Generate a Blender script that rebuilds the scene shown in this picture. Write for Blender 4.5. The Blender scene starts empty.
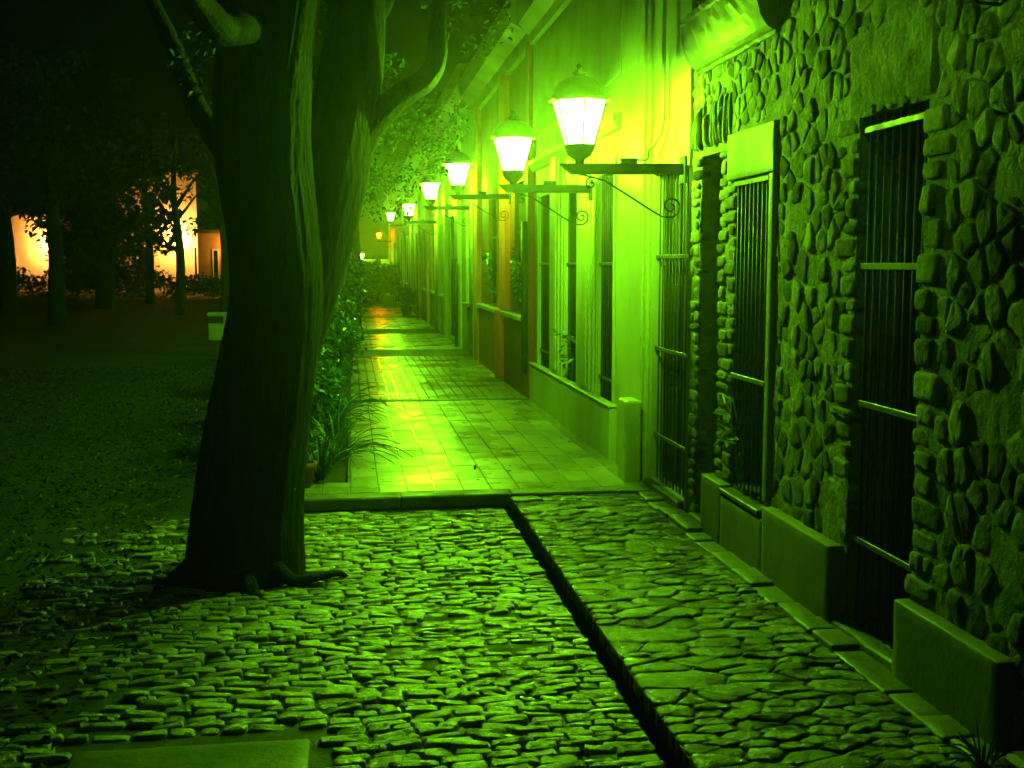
import bpy, math, random
import numpy as np
from mathutils import Vector, Matrix
R = random.Random(7)
sc = bpy.context.scene
COL = sc.collection
RAD = math.radians

# ------------------------------------------------------------------ camera
F = 1150.0; EYE = 1.6
PITCH = math.atan(120 / F); YAW = math.atan(162 / math.hypot(F, 120))
cd = bpy.data.cameras.new('camera'); cam = bpy.data.objects.new('camera', cd); COL.objects.link(cam)
cd.sensor_width = 36; cd.lens = 36 * F / 1024; cd.clip_start = 0.05; cd.clip_end = 600
cam.location = (0, 0, EYE); cam.rotation_euler = (math.pi / 2 - PITCH, 0, -YAW)
sc.camera = cam
# ------------------------------------------------------------------ world (night)
w = bpy.data.worlds.new('World'); sc.world = w; w.use_nodes = True
nt = w.node_tree; bg = nt.nodes['Background']
sky = nt.nodes.new('ShaderNodeTexSky'); sky.sky_type = 'NISHITA'; sky.sun_disc = False
sky.sun_elevation = RAD(-6); sky.sun_rotation = RAD(200)
nt.links.new(sky.outputs[0], bg.inputs[0]); bg.inputs[1].default_value = 0.01
sc.view_settings.view_transform = 'Standard'; sc.view_settings.look = 'None'
sc.view_settings.exposure = 2.08; sc.view_settings.gamma = 1; sc.view_settings.use_curve_mapping = False
sc.render.engine = 'CYCLES'
cy = sc.cycles
cy.use_denoising = True
try: cy.denoiser = 'OPENIMAGEDENOISE'
except Exception: pass
cy.max_bounces = 6; cy.diffuse_bounces = 3; cy.glossy_bounces = 3; cy.transparent_max_bounces = 12
cy.volume_bounces = 0; cy.sample_clamp_indirect = 4; cy.sample_clamp_direct = 0
cy.use_light_tree = True; cy.caustics_reflective = False; cy.caustics_refractive = False
# lamp strengths
BULB = 950.0
GREEN = (0.26, 1.0, 0.005)
BLOOM_DENSITY = 0.003

_fw = Vector((math.sin(YAW) * math.cos(PITCH), math.cos(YAW) * math.cos(PITCH), -math.sin(PITCH)))
_rt = Vector((math.cos(YAW), -math.sin(YAW), 0)); _up = _rt.cross(_fw)
def at(x, y, Y):
    """world point seen in direction (x, y) of the survey photo, at street distance Y"""
    d = _fw + _rt * ((x - 512) / F) + _up * ((384 - y) / F)
    return Vector((0, 0, EYE)) + d * (Y / d.y)

# ------------------------------------------------------------------ helpers
def world_loc(o):
    v = Vector((0, 0, 0))
    while o is not None:
        v = v + o.location; o = o.parent
    return v

def tag(o, label=None, cat=None, group=None, kind=None):
    if label: o['label'] = label
    if cat: o['category'] = cat
    if group: o['group'] = group
    if kind: o['kind'] = kind
    return o

def thing(name, loc, label, cat, group=None):
    o = bpy.data.objects.new(name, None); o.empty_display_size = .1
    COL.objects.link(o); o.location = loc
    return tag(o, label, cat, group)

class MB:
    def __init__(s): s.v = []; s.f = []; s.c = []; s.sm = []
    def add(s, vs, fs, col=0.5, smooth=False):
        b = len(s.v); s.v += [tuple(v) for v in vs]
        s.f += [tuple(i + b for i in f) for f in fs]; s.sm += [smooth] * len(fs)
        if isinstance(col, (list, tuple)): s.c += list(col)
        else: s.c += [col] * len(vs)
    def box(s, x0, x1, y0, y1, z0, z1, bev=0.0, col=0.5):
        if bev <= 0:
            vs = [(x, y, z) for x in (x0, x1) for y in (y0, y1) for z in (z0, z1)]
            s.add(vs, [(0, 1, 3, 2), (4, 6, 7, 5), (0, 4, 5, 1), (2, 3, 7, 6), (0, 2, 6, 4), (1, 5, 7, 3)], col)
            return
        b = bev; vs = []; idx = {}
        for ix, x in enumerate((x0, x1)):
            for iy, y in enumerate((y0, y1)):
                for iz, z in enumerate((z0, z1)):
                    sx, sy, sz = (1, -1)[ix] * b, (1, -1)[iy] * b, (1, -1)[iz] * b
                    for ax, p in enumerate(((x, y + sy, z + sz), (x + sx, y, z + sz), (x + sx, y + sy, z))):
                        idx[(ix, iy, iz, ax)] = len(vs); vs.append(p)
        g = lambda a, b_, c, d: idx[(a, b_, c, d)]
        fs = []
        for a in (0, 1):
            q = [g(a, 0, 0, 0), g(a, 1, 0, 0), g(a, 1, 1, 0), g(a, 0, 1, 0)]; fs.append(q if a else q[::-1])
            q = [g(0, a, 0, 1), g(1, a, 0, 1), g(1, a, 1, 1), g(0, a, 1, 1)]; fs.append(q[::-1] if a else q)
            q = [g(0, 0, a, 2), g(1, 0, a, 2), g(1, 1, a, 2), g(0, 1, a, 2)]; fs.append(q if a else q[::-1])
        for a in (0, 1):
            for c in (0, 1):
                fs.append([g(a, c, 0, 0), g(a, c, 1, 0), g(a, c, 1, 1), g(a, c, 0, 1)])
                fs.append([g(a, 0, c, 0), g(a, 1, c, 0), g(a, 1, c, 2), g(a, 0, c, 2)])
                fs.append([g(0, a, c, 1), g(1, a, c, 1), g(1, a, c, 2), g(0, a, c, 2)])
                for e in (0, 1): fs.append([g(a, c, e, 0), g(a, c, e, 1), g(a, c, e, 2)])
        s.add(vs, fs, col)
    def rbox(s, x0, x1, y0, y1, z0, z1, step=.04, amp=.004, chip=.012, col=.5):
        def div(a, b):
            n = max(2, int(round((b - a) / step))); e = min(chip * 1.6, (b - a) / n * .45)
            return sorted([a + (b - a) * i / n for i in range(n + 1)] + [a + e, b - e])
        X, Y, Z = div(x0, x1), div(y0, y1), div(z0, z1)
        lo = (x0, y0, z0); hi = (x1, y1, z1); c = [(a + b) / 2 for a, b in zip(lo, hi)]; idx = {}; vs = []
        def vert(p):
            k = tuple(round(q, 5) for q in p)
            if k not in idx:
                ends = sum(abs(p[i] - lo[i]) < 1e-6 or abs(p[i] - hi[i]) < 1e-6 for i in range(3))
                q = list(p)
                for i in range(3):
                    e = amp * (math.sin(p[(i + 1) % 3] * 23 + p[(i + 2) % 3] * 17 + p[i] * 5) * .6 + R.gauss(0, .35))
                    q[i] += e if not (i == 0 and abs(p[0] - x1) < 1e-6) else 0
                if ends >= 2:
                    d = chip * (.32 + .25 * math.sin(p[1] * 31 + p[2] * 13) ** 2 + (.5 if R.random() < .06 else 0))
                    for i in range(3):
                        if abs(p[i] - lo[i]) < 1e-6: q[i] += d
                        elif abs(p[i] - hi[i]) < 1e-6: q[i] -= d
                idx[k] = len(vs); vs.append(tuple(q))
            return idx[k]
        fs = []
        for A, B, f in ((X, Y, lambda a, b, e: (a, b, (z0, z1)[e])), (Y, Z, lambda a, b, e: ((x0, x1)[e], a, b)), (Z, X, lambda a, b, e: (b, (y0, y1)[e], a))):
            for e in (0, 1):
                for i in range(len(A) - 1):
                    for j in range(len(B) - 1):
                        q = [vert(f(A[i], B[j], e)), vert(f(A[i + 1], B[j], e)), vert(f(A[i + 1], B[j + 1], e)), vert(f(A[i], B[j + 1], e))]
                        fs.append(q if e else q[::-1])
        s.add(vs, fs, col, True)
    def tube(s, pts, rad, n=8, col=0.5, cap=True, fn=None):
        pts = [Vector(p) for p in pts]; m = len(pts)
        if not isinstance(rad, (list, tuple)): rad = [rad] * m
        ref = None; vs = []
        for i, p in enumerate(pts):
            t = (pts[min(i + 1, m - 1)] - pts[max(i - 1, 0)])
            t = t.normalized() if t.length > 1e-9 else Vector((0, 0, 1))
            if ref is None:
                ref = Vector((1, 0, 0)) if abs(t.x) < .8 else Vector((0, 1, 0))
            u = (ref - t * ref.dot(t)).normalized(); ref = u; v = t.cross(u)
            for k in range(n):
                a = 2 * math.pi * k / n
                r = rad[i] * (fn(i, a, p) if fn else 1)
                vs.append(p + (u * math.cos(a) + v * math.sin(a)) * r)
        fs = [(i * n + k, i * n + (k + 1) % n, (i + 1) * n + (k + 1) % n, (i + 1) * n + k) for i in range(m - 1) for k in range(n)]
        if cap: fs += [tuple(range(n))[::-1], tuple((m - 1) * n + k for k in range(n))]
        s.add(vs, fs, col, True)
    def lathe(s, prof, n=24, cx=0, cy=0, col=.5, rot=0, smooth=True):
        vs = [(cx + r * math.cos(rot + 2 * math.pi * k / n), cy + r * math.sin(rot + 2 * math.pi * k / n), z) for r, z in prof for k in range(n)]
        fs = [(i * n + k, i * n + (k + 1) % n, (i + 1) * n + (k + 1) % n, (i + 1) * n + k) for i in range(len(prof) - 1) for k in range(n)]
        s.add(vs, fs, col, smooth)
    def stone(s, poly, frame, h, depth=.05, col=.5, round_=.03, nsub=3, tilt=0.0, lump=.3, prof=((.14, .55), (.34, .88), (.68, 1))):
        """a rounded stone on polygon `poly` (2D, ccw); frame(u,v,h)->3D"""
        n = len(poly)
        cx = sum(p[0] for p in poly) / n; cyy = sum(p[1] for p in poly) / n
        out = []
        for i in range(n):
            a, b, c = poly[i - 1], poly[i], poly[(i + 1) % n]
            la = math.hypot(a[0] - b[0], a[1] - b[1]) or 1e-6; lc = math.hypot(c[0] - b[0], c[1] - b[1]) or 1e-6
            ra = min(round_, la * .42); rc = min(round_, lc * .42)
            p0 = (b[0] + (a[0] - b[0]) / la * ra, b[1] + (a[1] - b[1]) / la * ra)
            p2 = (b[0] + (c[0] - b[0]) / lc * rc, b[1] + (c[1] - b[1]) / lc * rc)
            for t in ((0, .5, 1) if nsub >= 3 else (0, 1)):
                out.append(((1 - t) ** 2 * p0[0] + 2 * t * (1 - t) * b[0] + t * t * p2[0], (1 - t) ** 2 * p0[1] + 2 * t * (1 - t) * b[1] + t * t * p2[1]))
        m = len(out); vs = []
        size = max(min(max(abs(p[0] - cx) for p in out), max(abs(p[1] - cyy) for p in out)), 1e-3)
        tx, ty = R.gauss(0, tilt), R.gauss(0, tilt)
        rings = [(0, -depth), (0, -.25 * h)] + [(q, f * h) for q, f in prof]
        for q, hh in rings:
            for (u, v) in out:
                uu = u + (cx - u) * q; vv = v + (cyy - v) * q
                e = 0 if hh < 0 else (uu - cx) * tx + (vv - cyy) * ty + R.gauss(0, lump * h * .25)
                vs.append(frame(uu, vv, hh + e))
        vs.append(frame(cx, cyy, h * 1.02))
        fs = [(i * m + k, i * m + (k + 1) % m, (i + 1) * m + (k + 1) % m, (i + 1) * m + k) for i in range(len(rings) - 1) for k in range(m)]
        b = (len(rings) - 1) * m
        fs += [(b + k, b + (k + 1) % m, len(rings) * m) for k in range(m)]
        s.add(vs, fs, col, True)
    def leaf(s, p, d, up, L, W, col=.5):
        """a small folded pointed leaf"""
        d = d.normalized(); sd = d.cross(up)
        sd = sd.normalized() if sd.length > 1e-5 else Vector((1, 0, 0)); nn = sd.cross(d)
        s.add([p, p + d * L * .45 + sd * W * .5 + nn * W * .15, p + d * L - nn * W * .2, p + d * L * .45 - sd * W * .5 + nn * W * .15],
              [(0, 1, 2), (0, 2, 3)], col)
    def build(s, name, mat, parent=None, flip=False):
        o3 = world_loc(parent) if parent else Vector((0, 0, 0))
        me = bpy.data.meshes.new(name)
        me.from_pydata([(a - o3.x, b - o3.y, c - o3.z) for a, b, c in s.v], [], s.f)
        me.polygons.foreach_set('use_smooth', s.sm)
        at_ = me.attributes.new('tone', 'FLOAT', 'POINT'); at_.data.foreach_set('value', s.c)
        me.materials.append(mat); me.update()
        o = bpy.data.objects.new(name, me); COL.objects.link(o)
        if parent: o.parent = parent
        return o

# ------------------------------------------------------------------ materials
def material(name, c1, c2=None, rough=(.6, .8), nscale=6, bump=.3, bscale=30, bdist=.01, spec=.5, tone=0.0, metallic=0, stretch=(1, 1, 1), speck=0.0, det=6, c3=None, c3scale=1.2, c3lo=.5, c3hi=.62, coat=0.0):
    m = bpy.data.materials.new(name); m.use_nodes = True; t = m.node_tree; N = t.nodes; L = t.links
    bs = N['Principled BSDF']; tc = N.new('ShaderNodeNewGeometry'); mp = N.new('ShaderNodeMapping')
    mp.inputs['Scale'].default_value = stretch; L.new(tc.outputs['Position'], mp.inputs[0])
    n = N.new('ShaderNodeTexNoise'); n.inputs['Scale'].default_value = nscale; n.inputs['Detail'].default_value = det
    n.inputs['Roughness'].default_value = .62; L.new(mp.outputs[0], n.inputs['Vector'])
    r = N.new('ShaderNodeValToRGB'); r.color_ramp.elements[0].position = .32; r.color_ramp.elements[1].position = .68
    c2 = c2 or tuple(x * .6 for x in c1)
    r.color_ramp.elements[0].color = (*c2, 1); r.color_ramp.elements[1].color = (*c1, 1)
    L.new(n.outputs['Fac'], r.inputs[0]); cur = r.outputs[0]
    if c3:
        n3 = N.new('ShaderNodeTexNoise'); n3.inputs['Scale'].default_value = c3scale; n3.inputs['Detail'].default_value = 8; n3.inputs['Roughness'].default_value = .7
        L.new(mp.outputs[0], n3.inputs['Vector'])
        r3 = N.new('ShaderNodeMapRange'); r3.inputs[1].default_value = c3lo; r3.inputs[2].default_value = c3hi
        L.new(n3.outputs['Fac'], r3.inputs[0])
        mx = N.new('ShaderNodeMix'); mx.data_type = 'RGBA'; L.new(r3.outputs[0], mx.inputs[0]); L.new(cur, mx.inputs[6]); mx.inputs[7].default_value = (*c3, 1)
        cur = mx.outputs[2]
    if tone:
        a = N.new('ShaderNodeAttribute'); a.attribute_name = 'tone'
        mr = N.new('ShaderNodeMapRange'); mr.inputs[3].default_value = 1 - tone; mr.inputs[4].default_value = 1 + tone
        L.new(a.outputs['Fac'], mr.inputs[0])
        vm = N.new('ShaderNodeVectorMath'); vm.operation = 'SCALE'; L.new(cur, vm.inputs[0]); L.new(mr.outputs[0], vm.inputs['Scale'])
        cur = vm.outputs[0]
    L.new(cur, bs.inputs['Base Color'])
    n2 = N.new('ShaderNodeTexNoise'); n2.inputs['Scale'].default_value = nscale * .45; n2.inputs['Detail'].default_value = 5; L.new(mp.outputs[0], n2.inputs['Vector'])
    m2 = N.new('ShaderNodeMapRange'); m2.inputs[1].default_value = .35; m2.inputs[2].default_value = .65
    m2.inputs[3].default_value = rough[0]; m2.inputs[4].default_value = rough[1]
    L.new(n2.outputs['Fac'], m2.inputs[0]); L.new(m2.outputs[0], bs.inputs['Roughness'])
    bs.inputs['Specular IOR Level'].default_value = spec; bs.inputs['Metallic'].default_value = metallic
    if coat:
        bs.inputs['Coat Weight'].default_value = coat; bs.inputs['Coat Roughness'].default_value = .12
    if bump:
        nb = N.new('ShaderNodeTexNoise'); nb.inputs['Scale'].default_value = bscale; nb.inputs['Detail'].default_value = 8; nb.inputs['Roughness'].default_value = .65
        L.new(mp.outputs[0], nb.inputs['Vector'])
        b = N.new('ShaderNodeBump'); b.inputs['Strength'].default_value = bump; b.inputs['Distance'].default_value = bdist
        L.new(nb.outputs['Fac'], b.inputs['Height']); L.new(b.outputs[0], bs.inputs['Normal'])
    return m

def emitter(name, col, strength):
    m = bpy.data.materials.new(name); m.use_nodes = True; t = m.node_tree; t.nodes.remove(t.nodes['Principled BSDF'])
    e = t.nodes.new('ShaderNodeEmission'); e.inputs[0].default_value = (*col, 1); e.inputs[1].default_value = strength
    t.links.new(e.outputs[0], t.nodes['Material Output'].inputs[0]); return m

def glass_glow(name, col, strength):
    m = bpy.data.materials.new(name); m.use_nodes = True; t = m.node_tree; t.nodes.remove(t.nodes['Principled BSDF'])
    e = t.nodes.new('ShaderNodeEmission'); e.inputs[0].default_value = (*col, 1); e.inputs[1].default_value = strength
    tr = t.nodes.new('ShaderNodeBsdfTransparent'); tr.inputs[0].default_value = (.9, .9, .9, 1)
    ad = t.nodes.new('ShaderNodeAddShader'); t.links.new(e.outputs[0], ad.inputs[0]); t.links.new(tr.outputs[0], ad.inputs[1])
    t.links.new(ad.outputs[0], t.nodes['Material Output'].inputs[0]); return m

M = {}
M['cobble'] = material('wet_cobble', (.38, .38, .31), (.18, .18, .15), rough=(.13, .42), nscale=16, bump=.75, bscale=55, bdist=.014, spec=.8, tone=.45)
M['flag'] = material('wet_flagstone', (.15, .15, .12), (.045, .045, .04), rough=(.07, .4), nscale=11, bump=.9, bscale=24, bdist=.018, tone=.6)
M['jointwet'] = material('wet_tile_joint', (.30, .30, .26), (.2, .2, .17), rough=(.08, .2), nscale=9, bump=.2, bscale=60, bdist=.003)
M['capm'] = material('glare_paled_lantern_cap', (.16, .19, .12), (.1, .12, .08), rough=(.4, .6), nscale=12, bump=.1)  # dark metal paled in colour to stand in for the lamp glare
M['joint'] = material('wet_joint_earth', (.035, .033, .028), (.015, .014, .012), rough=(.6, .9), nscale=20, bump=.6, bscale=60)
M['tile'] = material('wet_pavement_tile', (.38, .37, .31), (.25, .25, .20), rough=(.16, .45), nscale=3.2, bump=.35, bscale=22, bdist=.006, tone=.22)
M['tile2'] = material('wet_small_tile', (.34, .33, .29), (.22, .21, .18), rough=(.16, .4), nscale=3, bump=.3, bscale=30, bdist=.005, tone=.2)
M['asph'] = material('wet_dark_concrete', (.07, .07, .065), (.04, .04, .04), rough=(.5, .8), nscale=4, bump=.4, bscale=40, bdist=.006)
M['kerb'] = material('kerb_stone', (.13, .13, .11), (.06, .06, .05), rough=(.35, .7), nscale=10, bump=.5, bscale=40)
M['rubble'] = material('rubble_stone', (.22, .21, .165), (.06, .06, .047), rough=(.7, .92), nscale=9, bump=.7, bscale=38, bdist=.015, tone=.9, spec=.18)
M['mortar'] = material('old_mortar', (.31, .30, .22), (.15, .15, .11), rough=(.7, .95), nscale=8, bump=1.0, bscale=32, bdist=.03, spec=.2)
M['plinth'] = material('plinth_render', (.20, .19, .14), (.13, .125, .09), rough=(.5, .8), nscale=3, bump=.3, bscale=30, c3=(.10, .10, .07), c3scale=3.5, c3lo=.5, c3hi=.75, stretch=(1, 1, .6))
M['oldplaster'] = material('stained_plaster', (.19, .18, .13), (.11, .11, .08), rough=(.55, .85), nscale=3, bump=.5, bscale=18, bdist=.012, c3=(.12, .13, .09), c3scale=2.2, c3lo=.52, c3hi=.72)
M['cream'] = material('cream_plaster', (.46, .50, .34), (.34, .37, .25), rough=(.4, .7), nscale=2.2, bump=.25, bscale=20, bdist=.008, c3=(.26, .26, .17), c3scale=2.0, c3lo=.56, c3hi=.74, stretch=(1, 1, .45))
M['cream2'] = material('pale_plaster', (.42, .46, .30), (.32, .35, .23), rough=(.5, .75), nscale=2, bump=.2, bscale=20, c3=(.25, .24, .15), c3scale=1.6, c3lo=.55, c3hi=.75, stretch=(1, 1, .4))
M['red'] = material('red_plaster', (.30, .055, .03), (.2, .04, .02), rough=(.55, .8), nscale=2.4, bump=.25, bscale=22, c3=(.22, .06, .04), c3scale=1.8, c3lo=.52, c3hi=.72, stretch=(1, 1, .5))
M['orange'] = material('orange_plaster', (.68, .12, .03), (.5, .09, .025), rough=(.55, .8), nscale=2.4, bump=.2, bscale=22)
M['ochre'] = material('ochre_plaster', (.75, .27, .06), (.55, .2, .05), rough=(.55, .8), nscale=2.4, bump=.2, bscale=22)
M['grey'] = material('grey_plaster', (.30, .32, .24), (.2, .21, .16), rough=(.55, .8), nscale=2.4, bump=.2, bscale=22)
M['iron'] = material('black_iron', (.03, .03, .026), (.016, .016, .014), rough=(.5, .7), nscale=30, bump=.25, bscale=90, bdist=.003, spec=.6)
M['ironbar'] = material('flat_iron_strap', (.09, .09, .075), (.04, .04, .032), rough=(.4, .65), nscale=30, bump=.2, bscale=90, bdist=.003, spec=.6)
M['shutter'] = material('dark_green_timber', (.030, .033, .024), (.018, .02, .014), rough=(.45, .7), nscale=5, bump=.4, bscale=30, stretch=(6, 6, .6), spec=.3)
M['shutter2'] = material('green_timber_boards', (.10, .12, .07), (.06, .075, .04), rough=(.4, .65), nscale=5, bump=.4, bscale=30, stretch=(6, 6, .6))
M['glassd'] = material('dark_window_glass', (.012, .014, .012), (.01, .012, .01), rough=(.05, .1), nscale=3, bump=0, spec=.6)
M['roof'] = material('flat_roof', (.10, .10, .09), None, rough=(.7, .9), nscale=4)
M['bark'] = material('furrowed_bark', (.038, .033, .022), (.013, .012, .009), rough=(.65, .9), nscale=5, bump=1.0, bscale=16, bdist=.06, stretch=(2.4, 2.4, .4), spec=.25, det=9)
M['barkfar'] = material('bark_far', (.025, .022, .016), None, rough=(.8, .95), nscale=6)
M['leaf'] = material('leaf_green', (.024, .058, .024), (.014, .035, .014), rough=(.55, .75), nscale=4, bump=0, tone=.5)
M['strap'] = material('strap_leaf', (.07, .17, .09), (.045, .11, .055), rough=(.25, .4), nscale=6, bump=0, tone=.5)
M['shrubleaf'] = material('shrub_leaf', (.05, .14, .08), (.03, .09, .045), rough=(.25, .45), nscale=6, bump=0, tone=.6)
M['litter'] = material('fallen_leaf', (.032, .03, .014), (.015, .018, .008), rough=(.45, .75), nscale=8, bump=0, tone=.6)
M['grass'] = material('park_lawn', (.024, .03, .012), (.009, .012, .005), rough=(.75, .95), nscale=3.5, bump=.9, bscale=24, bdist=.05, c3=(.02, .018, .012), c3scale=.6)
M['leaffar'] = material('dark_far_leaf', (.022, .035, .014), (.012, .02, .008), rough=(.5, .7), nscale=1, bump=0, tone=.5)
M['gutter'] = material('gutter_shade_black', (.008, .008, .007), (.004, .004, .004), rough=(.8, .95), nscale=20, bump=.6, bscale=60, spec=.1)  # near-black colour carries the shade of the deep gutter channel
M['slab'] = material('mossy_slab', (.16, .17, .09), (.07, .09, .04), rough=(.5, .75), nscale=7, bump=.5, bscale=30, c3=(.04, .075, .02), c3scale=4)
M['terra'] = material('terracotta', (.22, .06, .03), (.14, .04, .02), rough=(.6, .8), nscale=8)
M['white'] = material('pale_painted_concrete', (.62, .62, .55), (.45, .45, .4), rough=(.5, .7), nscale=8)
M['galv'] = material('conduit_pipe', (.5, .5, .42), (.35, .35, .3), rough=(.35, .5), nscale=12, bump=.1)
M['cable'] = material('black_cable', (.02, .02, .02), None, rough=(.4, .6), bump=0)
M['warm'] = material('ochre_house_wall', (.62, .50, .34), (.5, .4, .27), rough=(.6, .85), nscale=2, bump=.2, bscale=10)
M['warmdark'] = material('brown_house_wall', (.34, .22, .12), (.22, .14, .08), rough=(.6, .85), nscale=1.2, bump=.2, bscale=10)
M['soil'] = material('bed_soil', (.04, .033, .022), None, rough=(.7, .95), nscale=12, bump=.8, bscale=30, bdist=.03)
M['bulb'] = emitter('lamp_bulb_green', GREEN, BULB)
M['bulbdim'] = emitter('lamp_bulb_green_weak', GREEN, BULB * .035)
M['glow'] = glass_glow('lamp_glass_lit', (.6, 1.0, .27), 1.35)
M['glowdim'] = glass_glow('lamp_glass_weak', (.4, 1.0, .2), .6)
M['bulbo'] = emitter('lamp_bulb_orange', (1.0, .25, .0004), 480)
M['glowo'] = glass_glow('lamp_glass_orange', (1.0, .17, .004), 1.3)
M['bulbwd'] = emitter('added_bulb_warm_weak', (1.0, .36, .05), 70)
M['bulbw'] = emitter('added_bulb_warm', (1.0, .42, .085), 700)  # unseen source added to light the far facades

# ------------------------------------------------------------------ polygon tools
def clip_half(poly, nx, ny, d):
    """keep points with nx*x+ny*y<=d"""
    out = []; n = len(poly)
    for i in range(n):
        a, b = poly[i], poly[(i + 1) % n]
        da = nx * a[0] + ny * a[1] - d; db = nx * b[0] + ny * b[1] - d
        if da <= 0: out.append(a)
        if (da < 0 < db) or (db < 0 < da):
            t = da / (da - db); out.append((a[0] + (b[0] - a[0]) * t, a[1] + (b[1] - a[1]) * t))
    return out

def voronoi(seeds, x0, x1, y0, y1, gap, sx=1.0, sy=1.0, reach=.9, inset=None):
    """cells of seeds in stretched space, shrunk by gap"""
    S = [(a / sx, b / sy) for a, b in seeds]; cell = {}
    k = reach
    for i, (a, b) in enumerate(S): cell.setdefault((int(a // k), int(b // k)), []).append(i)
    res = []
    for i, (a, b) in enumerate(S):
        poly = [(max(x0 / sx, a - 2 * k), max(y0 / sy, b - 2 * k)), (min(x1 / sx, a + 2 * k), max(y0 / sy, b - 2 * k)),
                (min(x1 / sx, a + 2 * k), min(y1 / sy, b + 2 * k)), (max(x0 / sx, a - 2 * k), min(y1 / sy, b + 2 * k))]
        ca, cb = int(a // k), int(b // k)
        for u in (-1, 0, 1):
            for v in (-1, 0, 1):
                for j in cell.get((ca + u, cb + v), ()):
                    if j == i: continue
                    c, d = S[j]; dx, dy = c - a, d - b; L = math.hypot(dx, dy)
                    if L < 1e-6: continue
                    nx, ny = dx / L, dy / L
                    poly = clip_half(poly, nx, ny, nx * (a + c) / 2 + ny * (b + d) / 2 - gap / 2 / ((abs(nx) * sx + abs(ny) * sy)))
                    if len(poly) < 3: break
                if len(poly) < 3: break
            if len(poly) < 3: break
        res.append([(p * sx, q * sy) for p, q in poly] if len(poly) >= 3 else None)
    return res

def area(poly):
    return .5 * abs(sum(poly[i - 1][0] * poly[i][1] - poly[i][0] * poly[i - 1][1] for i in range(len(poly))))

# ================================================================== GROUND
mb = MB()
for a, b, c, d in ((-160, 1.031, -30, 260), (1.086, 120, -30, 260), (1.031, 1.086, -30, -3), (1.031, 1.086, 7.86, 260)):
    mb.add([(a, c, -.10), (b, c, -.10), (b, d, -.10), (a, d, -.10)], [(0, 1, 2, 3)])
tag(mb.build('ground', M['grass']), kind='structure')

# earth bed under the cobbles
mb = MB(); mb.add([(-3.4, -3, -.092), (1.03, -3, -.092), (1.03, 7.86, -.092), (-3.4, 7.86, -.092)], [(0, 1, 2, 3)])
tag(mb.build('street_bed', M['joint']), kind='structure')
mb = MB(); mb.add([(1.031, -3, -.095), (1.031, -3, -.3), (1.086, -3, -.3), (1.086, -3, -.03), (1.031, 7.85, -.095), (1.031, 7.85, -.3), (1.086, 7.85, -.3), (1.086, 7.85, -.03)], [(0, 4, 5, 1), (1, 5, 6, 2), (2, 6, 7, 3)])
tag(mb.build('gutter', M['gutter']), kind='structure')

# cobbles: rows across the street, z about -0.07
mb = MB(); y = 2.2
def ground_frame(z0): return lambda u, v, h: (u, v, z0 + h)
SLAB = (-1.02, -.10, 3.42, 4.06)
while y < 7.72:
    rh = R.uniform(.044, .066)
    x = -3.3 + R.uniform(0, .15)
    while x < 1.02:
        wd = R.uniform(.075, .19)
        x1 = min(x + wd, 1.035)
        if 1.035 - x1 < .07: x1 = 1.035
        if x1 - x < .05: break
        cxx, cyy = (x + x1) / 2, y + rh / 2
        dens = 1 if cxx > -.75 else max(0.0, 1 - (-.75 - cxx) / 1.1)
        skip = (SLAB[0] - .03 < cxx < SLAB[1] + .03 and SLAB[2] - .05 < cyy < SLAB[3] + .05) or (cxx + .58) ** 2 + (cyy - 6.28) ** 2 < .34 ** 2 or R.random() > dens
        if not skip:
            g = .003; j = lambda: R.gauss(0, .0032)
            wob = .018 * math.sin(x * 2.3 + y * 1.7)
            poly = [(x + g + j(), y + g + j() + wob), (x1 - g + j(), y + g + j() + wob), (x1 - g + j(), y + rh - g + j() + wob), (x + g + j(), y + rh - g + j() + wob)]
            h = R.uniform(.007, .014)
            lift = -.088 + R.gauss(0, .004) + .012 * math.sin(cxx * 3.1) * math.sin(cyy * 2.2)
            mb.stone(poly, ground_frame(lift), h, depth=.012, col=min(1, max(0, R.gauss(.5, .25))), round_=.014, tilt=.07, lump=.9, prof=((.05, .55), (.13, .9), (.45, 1)))
        x = x1
    y += rh
tag(mb.build('cobblestone_road', M['cobble']), kind='structure')

# flagstone strip between gutter and wall
mb = MB(); seeds = []
for _ in range(6000):
    p = (R.uniform(1.1, 2.0), R.uniform(.8, 7.84)); big = R.random()
    dmin = .30 if big < .12 else .18 if big < .4 else .085
    if all(((p[0] - q[0]) / 1.75) ** 2 + ((p[1] - q[1]) / 1.0) ** 2 > (max(dmin, q[2]) * .62) ** 2 for q in seeds): seeds.append((p[0], p[1], dmin))
for poly in voronoi([(a, b) for a, b, _ in seeds], 1.085, 1.985,   .7, 7.85, .006, sx=1.75, sy=.85, reach=.45):
    if poly and area(poly) > .0012:
        mb.stone(poly, ground_frame(-.026 + R.gauss(0, .0025)), R.uniform(.008, .013), depth=.06, col=min(1, max(0, R.gauss(.45, .32))), round_=.02, tilt=.018, lump=.7, prof=((.05, .55), (.13, .9), (.45, 1)))
tag(mb.build('flagstone_path', M['flag']), kind='structure')
mb = MB(); mb.box(1.087, 2.0, -3, 7.858, -.091, -.0275)
tag(mb.build('flagstone_bed', M['joint']), kind='structure')

# narrow kerb course at the foot of the wall
mb = MB(); y = 1.0
while y < 8.0:
    l = R.uniform(.18, .5); mb.rbox(1.995 + R.gauss(0, .012), 2.14, y, min(y + l - R.uniform(.006, .02), 8.0), -.09, -.010 + R.gauss(0, .007), .06, .002, .008, R.random()); y += l
tag(mb.build('kerb', M['kerb']), kind='structure')

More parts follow.
